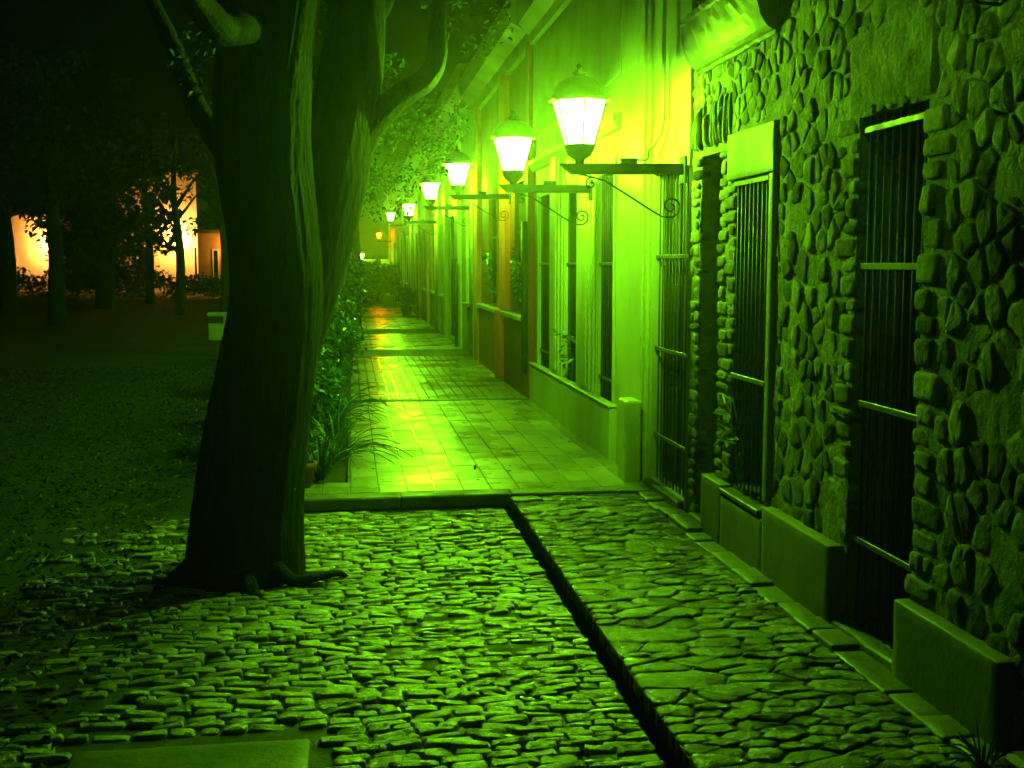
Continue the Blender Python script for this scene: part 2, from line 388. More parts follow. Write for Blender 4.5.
# raised sidewalk: base slab + tiles
mb = MB(); mb.box(-.04, 2.12, 8.42, 49.5, -.09, -.004); mb.box(-.55, 2.12, 7.862, 8.42, -.09, -.004)
tag(mb.build('sidewalk_base', M['jointwet']), kind='structure')
mb = MB()
x = -.55
while x < 2.0:      # edge course of long kerb stones
    l = R.uniform(.6, .95); mb.box(x, min(x + l - .006, 1.92), 7.85, 8.03, -.088, 0 + R.gauss(0, .002), .01, R.random()); x += l
tag(mb.build('sidewalk_edge', M['kerb']), kind='structure')
mb = MB()
ys = [8.04]
while ys[-1] < 13.3: ys.append(ys[-1] + .4)
for i, yy in enumerate(ys[:-1]):
    for k in range(int((2.1 + (.4 if yy < 8.3 else .0)) / .2) + 1):
        x0 = -.02 + k * .2 if yy > 8.3 else -.42 + k * .2
        if x0 > 1.95: continue
        dy = .2 * (k % 2)
        z = R.gauss(0, .0014)
        y0_ = max(yy + dy - .2, 8.04); y1_ = min(yy + dy + .2, 13.42)
        mb.box(x0 + .0025, x0 + .1975, y0_ + .0025, y1_ - .0025, -.013, z, .004, R.random())
tag(mb.build('sidewalk', M['tile']), kind='structure')
mb = MB()
for i in range(55):
    for k in range(18):
        x0 = -.02 + k * .117; y0_ = 13.62 + i * .117
        mb.box(x0 + .003, x0 + .114, y0_ + .002, y0_ + .115, -.013, R.gauss(0, .0012), .009, R.random())
tag(mb.build('sidewalk_small_tiles', M['tile2']), kind='structure')
mb = MB(); mb.box(-.03, 2.11, 13.425, 13.61, -.013, .006, .004); mb.box(-.03, 2.11, 20.06, 21.6, -.013, .002, .004); mb.box(-.03, 2.11, 26.6, 28.6, -.013, .002, .004)
mb.box(-.03, 2.11, 34.5, 36.2, -.013, .002)
tag(mb.build('driveway_strips', M['asph']), kind='structure')
mb = MB()
for a, b in ((21.61, 26.59), (28.61, 34.49), (36.21, 49.4)):
    yy = a
    while yy < b - .05:
        e = min(yy + .4, b)
        for k in range(5): mb.box(-.02 + k * .42 + .004, -.02 + (k + 1) * .42 - .004, yy + .004, e - .004, -.013, R.gauss(0, .0025), .006, R.random())
        yy = e
tag(mb.build('sidewalk_far', M['tile']), kind='structure')
# planting bed
mb = MB(); n = 60; vs = []; fs = []
for i in range(n + 1):
    for k in range(7):
        vs.append((-.8 + k * .125, 8.44 + i * .68, -.05 + R.uniform(0, .05)))
for i in range(n):
    for k in range(6): fs.append((i * 7 + k, i * 7 + k + 1, (i + 1) * 7 + k + 1, (i + 1) * 7 + k))
mb.add(vs, fs, .5, True); tag(mb.build('planting_bed', M['soil']), kind='structure')

# mossy slab set in the cobbles (lower left)
mb = MB(); mb.rbox(-.96, -.16, 3.46, 3.95, -.09, -.052, .06, .0015, .012)
tag(mb.build('stone_slab', M['slab']), 'flat mossy stone slab sunk among the cobbles in front of the tree', 'slab')

# ================================================================== HOUSES
def wall_mesh(mb, Y0, Y1, Z0, Z1, ops, X, th, col=.5):
    ys_ = sorted({Y0, Y1, *[o[0] for o in ops], *[o[1] for o in ops]}); zs = sorted({Z0, Z1, *[o[2] for o in ops], *[o[3] for o in ops]})
    def hole(i, k):
        if i < 0 or k < 0 or i >= len(ys_) - 1 or k >= len(zs) - 1: return True
        cy_, cz = (ys_[i] + ys_[i + 1]) / 2, (zs[k] + zs[k + 1]) / 2
        return any(a < cy_ < b and c < cz < d for a, b, c, d in ops)
    for i in range(len(ys_) - 1):
        for k in range(len(zs) - 1):
            if hole(i, k): continue
            a, b, c, d = ys_[i], ys_[i + 1], zs[k], zs[k + 1]
            mb.add([(X, a, c), (X, b, c), (X, b, d), (X, a, d)], [(0, 3, 2, 1)], col)
            mb.add([(X + th, a, c), (X + th, b, c), (X + th, b, d), (X + th, a, d)], [(0, 1, 2, 3)], col)
            if hole(i - 1, k): mb.add([(X, a, c), (X + th, a, c), (X + th, a, d), (X, a, d)], [(0, 3, 2, 1)][::-1], col)
            if hole(i + 1, k): mb.add([(X, b, c), (X + th, b, c), (X + th, b, d), (X, b, d)], [(0, 1, 2, 3)], col)
            if hole(i, k - 1): mb.add([(X, a, c), (X + th, a, c), (X + th, b, c), (X, b, c)], [(0, 1, 2, 3)], col)
            if hole(i, k + 1): mb.add([(X, a, d), (X + th, a, d), (X + th, b, d), (X, b, d)], [(0, 3, 2, 1)], col)

def shell(root, Y0, Y1, H, mat, X=2.2, D=6.0):
    mb = MB(); mb.box(X + .42, X + D, Y0 + .003, Y0 + .25, -.1, H); mb.box(X + .42, X + D, Y1 - .25, Y1 - .003, -.1, H); mb.box(X + D, X + D + .25, Y0, Y1, -.1, H)
    mb.build('rear_wall', mat, root)
    mb = MB(); mb.box(X + .12, X + D - .1, Y0 + .02, Y1 - .02, H + .001, H + .12); mb.build('roof', M['roof'], root)

def grille(mb, y0, y1, z0, z1, X, n, r=.006):
    for k in range(n):
        yy = y0 + (y1 - y0) * (k + .5) / n
        mb.tube([(X, yy, z0), (X, yy, z1)], r, 6)
def opening(root, kind, y0, y1, z0, z1, X, straps=(), nb=9, depth=.14, frame=None, leaf=None, bars=True, sill=False, gx=None, label=None):
    """a barred window or door: leaf set in the reveal, an iron grille with flat straps"""
    leaf = leaf or M['shutter']
    mb = MB(); nn = 2 if (y1 - y0) > .45 else 1
    for k in range(nn):
        a = y0 + (y1 - y0) * k / nn; b = y0 + (y1 - y0) * (k + 1) / nn
        mb.box(X + depth, X + depth + .04, a + .004, b - .004, z0, z1)
        for q in range(3):
            zz0 = z0 + (z1 - z0) * (q + .06) / 3; zz1 = z0 + (z1 - z0) * (q + .94) / 3
            mb.box(X + depth - .012, X + depth - .001, a + .05, b - .05, zz0, zz1, .005)
    p = mb.build(kind, leaf, root)
    if label: p['label'] = label
    if bars:
        gx = X + .035 if gx is None else gx
        g = MB(); grille(g, y0 + .012, y1 - .012, z0, z1, gx, nb); g.build('bars', M['iron'], p)
        for s in straps:
            g = MB(); g.box(gx - .017, gx - .009, y0 - .012, y1 - .004, s - .014, s + .014, .003); g.build('strap', M['ironbar'], p)
    if frame:
        f = MB(); t = .05
        f.box(X - .02, X + .02, y0 - t, y0 - .002, z0, z1 + t, .004); f.box(X - .02, X + .02, y1 + .002, y1 + t, z0, z1 + t, .004); f.box(X - .018, X + .02, y0, y1, z1 + .002, z1 + t, .004)
        f.build('frame', frame, p)
    if sill:
        f = MB(); f.box(X - .09, X + .06, y0 - .06, y1 + .06, z0 - .06, z0 - .002, .008); f.build('sill', M['cream2'], p)
    return p

# ---------- stone house (nearest) : wall face about X = 2.16, Y -3 .. 7.18
WX = 2.165
stone_house = thing('stone_house', (WX, 5.0, 0), 'rough rubble stone house nearest the viewer with barred openings', 'house', 'houses along the street')
DOOR1 = (4.17, 4.74, .02, 2.22); WIN1 = (5.79, 6.33, .34, 2.05); SLOT = (6.60, 7.0, .02, 2.26)
OPS = [DOOR1, WIN1, SLOT]
mb = MB(); wall_mesh(mb, -3, 7.19, -.1, 3.75, OPS, WX + .012, .4); mb.build('wall', M['mortar'], stone_house)
rng = np.random.default_rng(3)
def vnoise(ny, nz, cells):
    out = np.zeros((ny, nz))
    for c, amp in cells:
        g = rng.normal(size=(int(ny / c) + 3, int(nz / c) + 3)); yy = np.arange(ny) / c; zz = np.arange(nz) / c
        iy = yy.astype(int); iz = zz.astype(int); fy = (yy - iy)[:, None]; fz = (zz - iz)[None]
        fy = fy * fy * (3 - 2 * fy); fz = fz * fz * (3 - 2 * fz)
        out += amp * ((g[iy][:, iz] * (1 - fz) + g[iy][:, iz + 1] * fz) * (1 - fy) + (g[iy + 1][:, iz] * (1 - fz) + g[iy + 1][:, iz + 1] * fz) * fy)
    return out
gy = np.arange(2.0, 7.185, .018); gz = np.arange(-.06, 3.66, .02)
hn = vnoise(len(gy), len(gz), [(16, .0035), (5, .0025), (1.7, .0015)])
mb = MB(); nz_ = len(gz)
mb.add([(WX + .0045 - max(-.004, min(.009, hn[i, k])), gy[i], gz[k]) for i in range(len(gy)) for k in range(nz_)],
       [(i * nz_ + k, i * nz_ + k + 1, (i + 1) * nz_ + k + 1, (i + 1) * nz_ + k) for i in range(len(gy) - 1) for k in range(nz_ - 1)
        if not any(q[0] - .02 < gy[i] < q[1] + .0 and q[2] - .02 < gz[k] < q[3] + .0 for q in OPS)], .5, True)
mb.build('mortar_coat', M['mortar'], stone_house)
# rubble facing as real stones
mb = MB()
wf = lambda u, v, h: (WX + .012 - h, u, v)
fixed = []
def rect(a, b, c, d): return [(a, c), (b, c), (b, d), (a, d)]
def quoins(yc, side, z0, z1, hgt=(.085, .135)):
    z = z0
    while z < z1 - .04:
        h = min(R.uniform(*hgt), z1 - z); wd = R.uniform(.09, .17) if R.random() < .7 else R.uniform(.16, .24)
        a, b = (yc, yc + wd) if side > 0 else (yc - wd, yc)
        fixed.append((a, b, z, z + h, R.uniform(-.016, .018)))
        z += h
quoins(DOOR1[0] + .0, -1, 0.30, 2.2); quoins(DOOR1[1], 1, .36, 2.24, (.06, .11))
quoins(SLOT[0], -1, .0, 2.26, (.06, .1)); quoins(SLOT[1], 1, .0, 2.26, (.05, .09)); quoins(WIN1[1] , 1, .34, 2.05, (.06, .1))
for a, b, c, d, e in fixed:
    if e and R.random() < 2:
        g = .008
        # let the opening edge be ragged
        if abs(b - DOOR1[0]) < .01 or abs(b - SLOT[0]) < .01: b += e + .02
        if abs(a - DOOR1[1]) < .01 or abs(a - SLOT[1]) < .01 or abs(a - WIN1[1]) < .01: a -= e + .004
        mb.stone(rect(a + g, b - g, c + g, d - g), wf, R.uniform(.012, .026), depth=.05, col=min(1, max(0, R.gauss(.55, .25))), round_=.022, tilt=.05, lump=.4, prof=((.05, .55), (.13, .9), (.45, 1)))
# soldier course of thin stones over the dark slot, and rough timber-like lintel over the door
y = SLOT[0] - .16
while y < SLOT[1] + .13:
    t = R.uniform(.026, .045); mb.stone(rect(y + .004, y + t - .004, 2.29 + R.uniform(-.01, .02), 2.29 + R.uniform(.2, .32)), wf, R.uniform(.02, .05), col=R.random(), round_=.012, tilt=.03); y += t
LINT = (4.12, 4.86, 2.262, 2.56)
def inside(y_, z_, q, m=0): return q[0] - m < y_ < q[1] + m and q[2] - m < z_ < q[3] + m
blocked = [DOOR1, (5.68, 6.45, .0, 2.34), SLOT, (SLOT[0] - .17, SLOT[1] + .14, 2.26, 2.54), LINT] + [(a, b, c, d) for a, b, c, d, _ in fixed]
seeds = []; gridc = {}
def ok(p, dm):
    ci, ck = int(p[0] // .3), int(p[1] // .3)
    for u in (-1, 0, 1):
        for v in (-1, 0, 1):
            for q in gridc.get((ci + u, ck + v), ()):
                if math.hypot(p[0] - q[0], (p[1] - q[1]) * .8) < (dm + q[2]) / 2: return False
    return True
for tries, dm, dens in ((500, .17, .3), (3500, .115, .7), (16000, .078, 1), (14000, .052, 1)):
    for _ in range(tries):
        p = (R.uniform(2.3, 7.17), R.uniform(-.02, 3.7))
        if dm > .2 and p[0] > 4.6: continue
        if dm > .1 and p[0] > 5.6: continue
        if any(inside(p[0], p[1], q, .015) for q in blocked): continue
        if ok(p, dm):
            seeds.append((p[0], p[1], dm)); gridc.setdefault((int(p[0] // .3), int(p[1] // .3)), []).append((p[0], p[1], dm))
# ghost seeds fill the blocked areas so cells stop there
ghosts = []
for q in blocked:
    a = q[0] + .02
    while a < q[1]:
        b = q[2] + .02
        while b < q[3]:
            ghosts.append((a, b)); b += .05
        a += .05
allp = [(a, b) for a, b, _ in seeds] + ghosts
cells = voronoi(allp, 2.2, 7.18, -.08, 3.72, .012, reach=.3)
for poly, s in zip(cells[:len(seeds)], seeds):
    if poly and area(poly) > .0007:
        if R.random() < .07: continue
        mb.stone(poly, wf, R.uniform(.008, .021), depth=.03, col=R.choice((R.uniform(0, .3), R.uniform(.2, .7), R.uniform(.6, 1))), round_=R.uniform(.008, .03), tilt=.05, lump=.4, prof=((.05, .55), (.13, .9), (.45, 1)))
mb.build('stone_facing', M['rubble'], stone_house)
shell(stone_house, -3, 7.19, 3.7, M['mortar'], X=WX)
# smooth rendered lintel patch above the near door
mb = MB(); nY, nZ = 60, 20; vs = []; fs = []
for i in range(nY + 1):
    for k in range(nZ + 1):
        yy = LINT[0] + (LINT[1] - LINT[0]) * i / nY; zz = LINT[2] - .04 + (LINT[3] - LINT[2] + .10) * k / nZ
        vs.append((WX - .001 + .004 * math.sin(yy * 19) * math.sin(zz * 31) + R.gauss(0, .0014) + (.03 if i in (0, nY) or k in (0, nZ) else 0), yy, zz))
for i in range(nY):
    for k in range(nZ): a = i * (nZ + 1) + k; fs.append((a, a + nZ + 1, a + nZ + 2, a + 1))
mb.add(vs, fs, .5, True); mb.build('lintel', M['mortar'], stone_house)
# plinths
for (a, b, top, lab) in ((3.42, 4.165, .29, None), (4.79, 6.69, .335, None)):
    mb = MB(); ztop = lambda yy: top
    if b < 6: mb.rbox(2.10, WX + .02, a, b, -.09, top, .05, .0008, .006)
    if b > 6: mb.rbox(2.10, WX + .02, a, 5.64, -.09, .345, .05, .0008, .006); mb.rbox(2.102, WX + .02, 5.641, 6.32, -.09, .27, .05, .0008, .004); mb.rbox(2.10, WX + .02, 6.321, b, -.09, .33, .05, .0008, .006)
    mb.build('plinth', M['plinth'], stone_house)
mb = MB(); mb.rbox(2.11, WX + .2, 4.17, 4.785, -.09, .02, .04, .004, .01); mb.build('threshold', M['kerb'], stone_house)
mb = MB(); mb.rbox(2.12, WX + .3, 6.6, 7.02, -.09, .02, .04, .004, .01); mb.build('threshold', M['kerb'], stone_house)
mb = MB(); mb.box(2.05, 2.17, 1.2, 3.3, -.09, .05, .02); mb.build('threshold', M['kerb'], stone_house)
p = opening(stone_house, 'door', *DOOR1, WX, straps=(2.165, 1.59, 1.0, .4), nb=8, depth=.2, gx=WX + .03, label='near dark door behind tall iron bars')
mb = MB(); mb.box(WX + .06, WX + .19, 4.175, 4.735, 2.185, 2.217); mb.build('header', M['shutter'], p)
opening(stone_house, 'window', *WIN1, WX, straps=(2.045, .97), nb=8, depth=.18, gx=WX + .0, label='barred window with rendered surround')
mb = MB(); mb.rbox(WX - .022, WX + .05, 5.70, 6.44, 2.07, 2.33, .04, .0008, .005); mb.rbox(WX - .02, WX + .05, 5.70, 5.765, .35, 2.068, .04, .0008, .005); mb.box(WX - .012, WX + .1, 5.768, 5.788, .35, 2.068, .004)
mb.build('window_surround', M['oldplaster'], stone_house)
mb = MB(); mb.box(2.095, WX + .1, 5.70, 6.33, .285, .315, .006); mb.build('window_sill', M['ironbar'], stone_house)
mb = MB(); mb.box(WX + .25, WX + .3, 6.58, 7.02, -.05, 2.28); mb.build('door_leaf', M['shutter'], stone_house)
# broken cornice fragments
def cornice(root, Y0, Y1, prof, mat, X, ragged=0.0, name='cornice'):
    mb = MB(); n = max(2, int((Y1 - Y0) / .06)) if ragged else 1; m = len(prof); vs = []
    for i in range(n + 1):
        yy = Y0 + (Y1 - Y0) * i / n
        for (d, z) in prof:
            s = 1 - (R.random() * ragged if ragged else 0)
            vs.append((X - d * s + R.gauss(0, .002) * (1 if ragged else 0), yy, z + R.gauss(0, .002) * (1 if ragged else 0)))
    fs = [(i * m + k, (i + 1) * m + k, (i + 1) * m + k + 1, i * m + k + 1) for i in range(n) for k in range(m - 1)]
    fs += [tuple(range(m)), tuple(n * m + k for k in range(m))[::-1]]
    mb.add(vs, fs, .5, False); return mb.build(name, mat, root)
def ovolo(z0, z1, d0, d1, n=8):
    pr = [(-.03, z0), (d0, z0)]
    for i in range(n + 1):
        a = math.pi / 2 * i / n; pr.append((d0 + (d1 - d0) * math.sin(a), z0 + .02 + (z1 - z0 - .06) * (1 - math.cos(a))))
    return pr + [(d1 + .01, z1 - .03), (d1 + .01, z1), (-.03, z1)]
cornice(stone_house, 5.72, 7.02, ovolo(2.76, 3.08, .02, .14), M['oldplaster'], WX, .06)
cornice(stone_house, 3.9, 4.92, ovolo(2.74, 3.05, .02, .13), M['oldplaster'], WX, .06)
cornice(stone_house, -3, 7.18, [(-.03, 3.5), (.1, 3.52), (.14, 3.7), (.14, 3.76), (-.03, 3.78)], M['oldplaster'], WX)

# ---------- cream house Y 7.2 .. 13.42
CX = 2.15
cream_house = thing('cream_house', (CX, 10, 0), 'cream plastered house with bright pilasters between tall barred windows', 'house', 'houses along the street')
D2 = (7.20, 8.06, .05, 2.23)
W3 = [(9.31, 9.90, .43, 2.36), (10.85, 11.45, .43, 2.36), (12.35, 13.10, .43, 2.36)]
mb = MB(); wall_mesh(mb, 7.2, 13.42, -.1, 4.6, [(D2[0] + .001, D2[1], D2[2], D2[3])] + W3, CX, .4); mb.build('wall', M['cream'], cream_house)
opening(cream_house, 'door', *D2, CX, straps=(1.65, 1.0, .38), nb=10, depth=.10, leaf=M['shutter'], label='timber door behind bars')
mb = MB(); mb.box(CX - .04, CX + .2, 7.22, 8.1, -.09, .045, .01); mb.build('threshold', M['kerb'], cream_house)
for k, q in enumerate(W3):
    opening(cream_house, 'window', *q, CX, straps=(1.6, .62) if k != 1 else (1.6, .85), nb=8, depth=.05, gx=CX + .022, leaf=M['shutter'], frame=None)
# pilasters with stepped mouldings
for (a, b) in ((8.14, 9.0), (10.02, 10.74), (11.58, 12.22)):
    mb = MB(); mb.box(CX - .022, CX + .001, a, b, .0 if a < 9 else .455, 4.08 if a < 9 else 3.06, .004)
    mb.box(CX - .04, CX - .021, a + .09, b - .09, .03 if a < 9 else .46, 3.9 if a < 9 else 3.0, .004)
    if a > 9: mb.box(CX - .052, CX - .039, a + .19, b - .19, .5, 2.95, .003)
    mb.build('pilaster', M['cream'], cream_house)
for q in W3:
    for (a, b) in ((q[0] - .075, q[0] - .02), (q[1] + .02, q[1] + .075)):
        mb = MB(); mb.box(CX - .014, CX + .001, a, b, .455, 2.46, .003); mb.build('window_trim', M['cream'], cream_house)
mb = MB(); mb.box(2.085, CX + .01, 9.15, 13.40, -.09, .425, .008); mb.build('plinth', M['cream'], cream_house)
mb = MB(); mb.box(2.075, CX + .01, 9.14, 13.40, .427, .45, .006); mb.build('plinth_ledge', M['cream'], cream_house)
cornice(cream_house, 7.21, 13.41, [(-.02, 4.1), (.06, 4.12), (.08, 4.22), (.2, 4.34), (.24, 4.5), (.24, 4.6), (-.02, 4.62)], M['cream'], CX)
cornice(cream_house, 9.05, 13.41, [(-.02, 2.66), (.03, 2.67), (.08, 2.74), (.08, 2.78), (-.02, 2.80)], M['cream'], CX, name='string_course')
shell(cream_house, 7.2, 13.42, 4.55, M['cream'], X=CX)
mb = MB(); mb.box(CX - .03, CX + .001, 9.02, 13.40, 3.08, 4.09, .006); mb.build('upper_panel', M['grey'], cream_house)  # grey panel on the upper wall, darker than the cream below
# conduit on the pilaster with a hooked elbow
mb = MB(); pts = [(2.10, 7.66, 4.05), (2.10, 7.66, 2.56), (2.09, 7.69, 2.48), (2.07, 7.76, 2.42), (2.05, 7.84, 2.38)]
mb.tube(pts[:5], .013, 8); mb.build('conduit', M['galv'], cream_house)

# ---------- red house Y 13.44 .. 19.5
red_house = thing('red_house', (CX, 16, 0), 'dark red house with pale window ledges and orange pilaster', 'house', 'houses along the street')
W4 = [(14.15, 14.95, 1.0, 2.62), (16.85, 17.75, 1.0, 2.62)]
mb = MB(); wall_mesh(mb, 13.44, 19.5, -.1, 4.6, W4, CX, .4); mb.build('wall', M['red'], red_house)
for k, q in enumerate(W4):
    p = opening(red_house, 'window', *q, CX, straps=(2.0, ), nb=8, depth=.14, leaf=M['glassd'], frame=M['red'])
for (a, b) in ((13.72, 15.75), (16.35, 18.9)):
    mb = MB(); mb.box(CX - .11, CX + .01, a, b, .9, .96, .006); mb.build('window_ledge', M['cream2'], red_house)
    mb = MB(); mb.box(CX - .06, CX + .01, a + .05, b - .05, -.09, .898, .006); mb.build('dado', M['red'], red_house)
for a, b, m_ in ((15.55, 16.15, 'orange'), (13.46, 13.66, 'red'), (18.95, 19.48, 'ochre')):
    mb = MB(); mb.box(CX - .075, CX + .01, a, b, -.09 if m_ != 'orange' else .97, 4.2, .006); mb.build('pilaster', M[m_], red_house)
mb = MB(); mb.box(CX - .125, CX + .01, 15.8, 16.3, -.09, .96, .006); mb.build('pilaster_base', M['orange'], red_house)
mb = MB(); mb.tube([(CX - .1, 13.55, 2.1), (CX - .1, 13.55, .3)], .045, 8); mb.build('downpipe', M['iron'], red_house)
cornice(red_house, 13.44, 19.5, [(-.02, 4.1), (.06, 4.12), (.1, 4.25), (.28, 4.36), (.32, 4.5), (.32, 4.62), (-.02, 4.64)], M['grey'], CX)
shell(red_house, 13.44, 19.5, 4.55, M['red'], X=CX)

# ---------- farther houses
def far_house(name, label, Y0, Y1, H, wallm, bays, pilm, X=2.15, doors=()):
    h = thing(name, (X, (Y0 + Y1) / 2, 0), label, 'house', 'houses along the street')
    ops = [b for b in bays]
    mb = MB(); wall_mesh(mb, Y0, Y1, -.1, H, ops, X, .4); mb.build('wall', wallm, h)
    for k, q in enumerate(bays):
        isdoor = q[2] < .3
        opening(h, 'door' if isdoor else 'window', *q, X, straps=(1.7,), nb=7, depth=.13, leaf=M['shutter2'] if isdoor else M['glassd'], frame=pilm if not isdoor else None, sill=not isdoor)
    yy = Y0 + .05; edges = [Y0 + .05] + [(bays[i][1] + bays[i + 1][0]) / 2 - .25 for i in range(len(bays) - 1)] + [Y1 - .55]
    for e in edges:
        mb = MB(); mb.box(X - .08, X + .01, e, e + .5, -.09, H - .45, .006); mb.build('pilaster', pilm, h)
    mb = MB(); mb.box(X - .05, X + .01, Y0 + .02, Y1 - .02, -.09, .5, .006) if not any(b[2] < .3 for b in bays) else mb.box(X - .03, X + .01, Y0 + .02, bays[0][0] - .05, -.09, .5)
    mb.build('plinth', wallm, h)
    cornice(h, Y0, Y1, [(-.02, H - .5), (.06, H - .48), (.1, H - .35), (.28, H - .24), (.32, H - .1), (.32, H + .02), (-.02, H + .04)], M['grey'], X)
    shell(h, Y0, Y1, H - .05, wallm, X=X)
    return h
pale = far_house('pale_house', 'pale yellow plaster house with thin downpipe beyond the red house', 19.52, 28.0, 4.9, M['cream'], [(20.6, 21.3, .9, 2.7), (24.0, 25.2, .05, 2.6), (26.2, 27.1, .9, 2.7)], M['cream'])
mb = MB(); mb.tube([(2.02, 22.2, 1.7), (2.02, 22.2, -.05)], .035, 8); mb.build('downpipe', M['iron'], pale)
far_house('ochre_house', 'greenish grey house with ochre pilasters farther down the street', 28.02, 40.0, 4.9, M['grey'], [(29.6, 30.8, .9, 2.6), (33, 34.2, .9, 2.6), (37, 38.2, .05, 2.6)], M['ochre'])
far_house('distant_red_house', 'farthest house of the row with red wall beside the orange lamp', 40.02, 63.0, 4.8, M['red'], [(43, 44.4, .9, 2.6), (48, 49.4, .05, 2.6), (55, 56.4, .9, 2.6)], M['cream'])

# bollard stub at the foot of the pilaster
mb = MB(); mb.rbox(1.99, 2.11, 8.18, 8.44, -.09, .60, .05, .001, .012)
tag(mb.build('guard_post', M['cream']), 'short square plaster guard post at the foot of the bright pilaster', 'post')

# closing wall at the end of the street
mb = MB(); mb.box(-1.6, 2.13, 63.2, 63.6, -.1, 1.75, .02); mb.box(-1.7, 2.13, 63.1, 63.7, 1.752, 1.86, .02)
tag(mb.build('end_wall', M['cream2']), 'low pale wall closing the far end of the street behind dark shrubs', 'wall')

# ================================================================== LAMPS
def scroll(mb, c, r0, turns, a0, sgn=1, rr=.006, n=40, X=None):
    pts = []
    for i in range(n + 1):
        t = i / n; r = r0 * (1 - .82 * t); a = a0 + sgn * turns * 2 * math.pi * t
        pts.append((c[0] + r * math.cos(a), c[1], c[2] + r * math.sin(a)))
    mb.tube(pts, rr, 6)
def make_lamp(kind='green', arm=.80):
    """origin on the lamp axis at the top of the beam; wall lies at +X"""
    t = bpy.data.objects.new('wall_lantern', None); COL.objects.link(t)
    rot = math.pi / 6 * 0 - math.pi / 2
    gb, gt, rb, rt_ = .115, .395, .098, .182
    back = arm - .13
    mb = MB(); mb.add([(-.13, -.035, 0), (-.05, -.035, -.065), (back, -.035, -.065), (back, -.035, 0), (-.13, .035, 0), (-.05, .035, -.065), (back, .035, -.065), (back, .035, 0)],
                      [(0, 1, 2, 3), (7, 6, 5, 4), (0, 4, 5, 1), (1, 5, 6, 2), (2, 6, 7, 3), (3, 7, 4, 0)])
    mb.box(back + .001, back + .018, -.06, .06, -.13, .05, .004)
    beam = mb.build('bracket', M['iron'], t)
    mb = MB()
    s0 = Vector((.09, 0, -.125)); s1 = Vector((back - .11, 0, -.30))
    scroll(mb, (.075, 0, -.125), .042, 1.2, math.pi * .35, 1)
    mb.tube([(.09, 0, -.085), (.16, 0, -.105), (.3, 0, -.19), (.46, 0, -.29), (back - .13, 0, -.335), (back - .06, 0, -.34), (back - .02, 0, -.31), (back - .012, 0, -.27)], .0065, 6)
    scroll(mb, (back - .07, 0, -.27), .058, 1.3, 0, 1)
    mb.tube([(-.0, 0, -.065), (.05, 0, -.075), (.09, 0, -.085)], .0065, 6)
    mb.build('scroll', M['iron'], beam)
    mb = MB(); mb.box(.26, .37, -.03, .03, .001, .035, .004); mb.build('junction_box', M['iron'], beam)
    mb = MB(); mb.lathe([(.0, .001), (.03, .001), (.03, .02), (.04, .03), (.07, .05), (.09, .08), (.098, .112), (.1, .118), (0, .118)], 20); mb.build('cup', M['iron'], t)
    mb = MB()
    for k in range(6):
        a = rot + math.pi / 3 * k
        mb.tube([(rb * math.cos(a), rb * math.sin(a), gb), (rt_ * math.cos(a), rt_ * math.sin(a), gt)], .0055, 5)
        b = a + math.pi / 3
        mb.tube([(rt_ * math.cos(a), rt_ * math.sin(a), gt), (rt_ * math.cos(b), rt_ * math.sin(b), gt)], .007, 5)
    mb.build('lantern_frame', M['iron'], t)
    gl, bu = {'green': ('glow', 'bulb'), 'dim': ('glowdim', 'bulbdim'), 'orange': ('glowo', 'bulbo')}[kind]
    mb = MB(); mb.lathe([(rb - .004, gb + .004), (rt_ - .005, gt - .004)], 6, rot=rot, smooth=False); mb.build('glass', M[gl], t)
    mb = MB(); mb.lathe([(0, gb + .15), (.02, gb + .155), (.038, gb + .18), (.043, gb + .21), (.036, gb + .245), (.018, gb + .265), (0, gb + .27)], 12)
    mb.build('bulb', M[bu], t)
    mb = MB(); mb.lathe([(.196, gt - .002), (.2, gt + .008), (.185, gt + .03), (.17, gt + .07), (.13, gt + .115), (.07, gt + .145), (.0, gt + .155)], 24)
    mb.lathe([(.0, gt + .146), (.068, gt + .137), (.125, gt + .107), (.163, gt + .064), (.178, gt + .028), (.196, gt - .002)], 24)
    cap = mb.build('cap', M['capm'], t)
    mb = MB(); mb.lathe([(.0, gt + .15), (.02, gt + .15), (.045, gt + .165), (.045, gt + .175), (.018, gt + .185), (.012, gt + .2), (.02, gt + .215), (.0, gt + .235)], 14); mb.build('finial', M['iron'], cap)
    return t
def copy_tree(o, parent=None):
    c = o.copy(); COL.objects.link(c)
    if parent: c.parent = parent; c.matrix_parent_inverse = Matrix()
    for ch in [x for x in COL.objects if x.parent == o]: copy_tree(ch, c)
    return c
proto = make_lamp('green')
ARM = .80
spots = [  # (Y, pixel x of the axis, z of beam top, label)
    (7.31, 575, 2.235, 'largest lit green lantern on the bracket beside the stone house corner'),
    (9.95, 513, 2.28, 'second lit green lantern from the viewer, between the tall barred windows'),
    (15.1, 460, 2.50, 'third lit green lantern from the viewer, on the dark red house'),
    (20.2, 432, 2.60, 'fourth lit green lantern from the viewer, where the pale house begins'),
    (27.7, 406, 2.62, 'fifth lit green lantern from the viewer, small and high in the row'),
    (40.0, 390, 2.95, 'sixth lit green lantern from the viewer, just right of the orange lamp'),
]
for i, (Y, px, zb, lab) in enumerate(spots):
    t = proto if i == 0 else copy_tree(proto)
    t.location = ((2.075 if i else 2.13) - ARM + .13, Y, zb)
    t.rotation_euler = (R.gauss(0, .012), R.gauss(0, .012), R.gauss(0, .02))
    tag(t, lab, 'wall lantern', 'lanterns bracketed to the row of houses')
dl = make_lamp('dim'); dl.location = (WX - .06 - (ARM - .13), 3.49, 2.755)
tag(dl, 'lantern above the near stone wall, only its iron scroll in view at top right', 'wall lantern', 'lanterns bracketed to the row of houses')
ol = make_lamp('orange'); p = at(379, 236, 60); ol.location = (p.x, 60, p.z - .25)
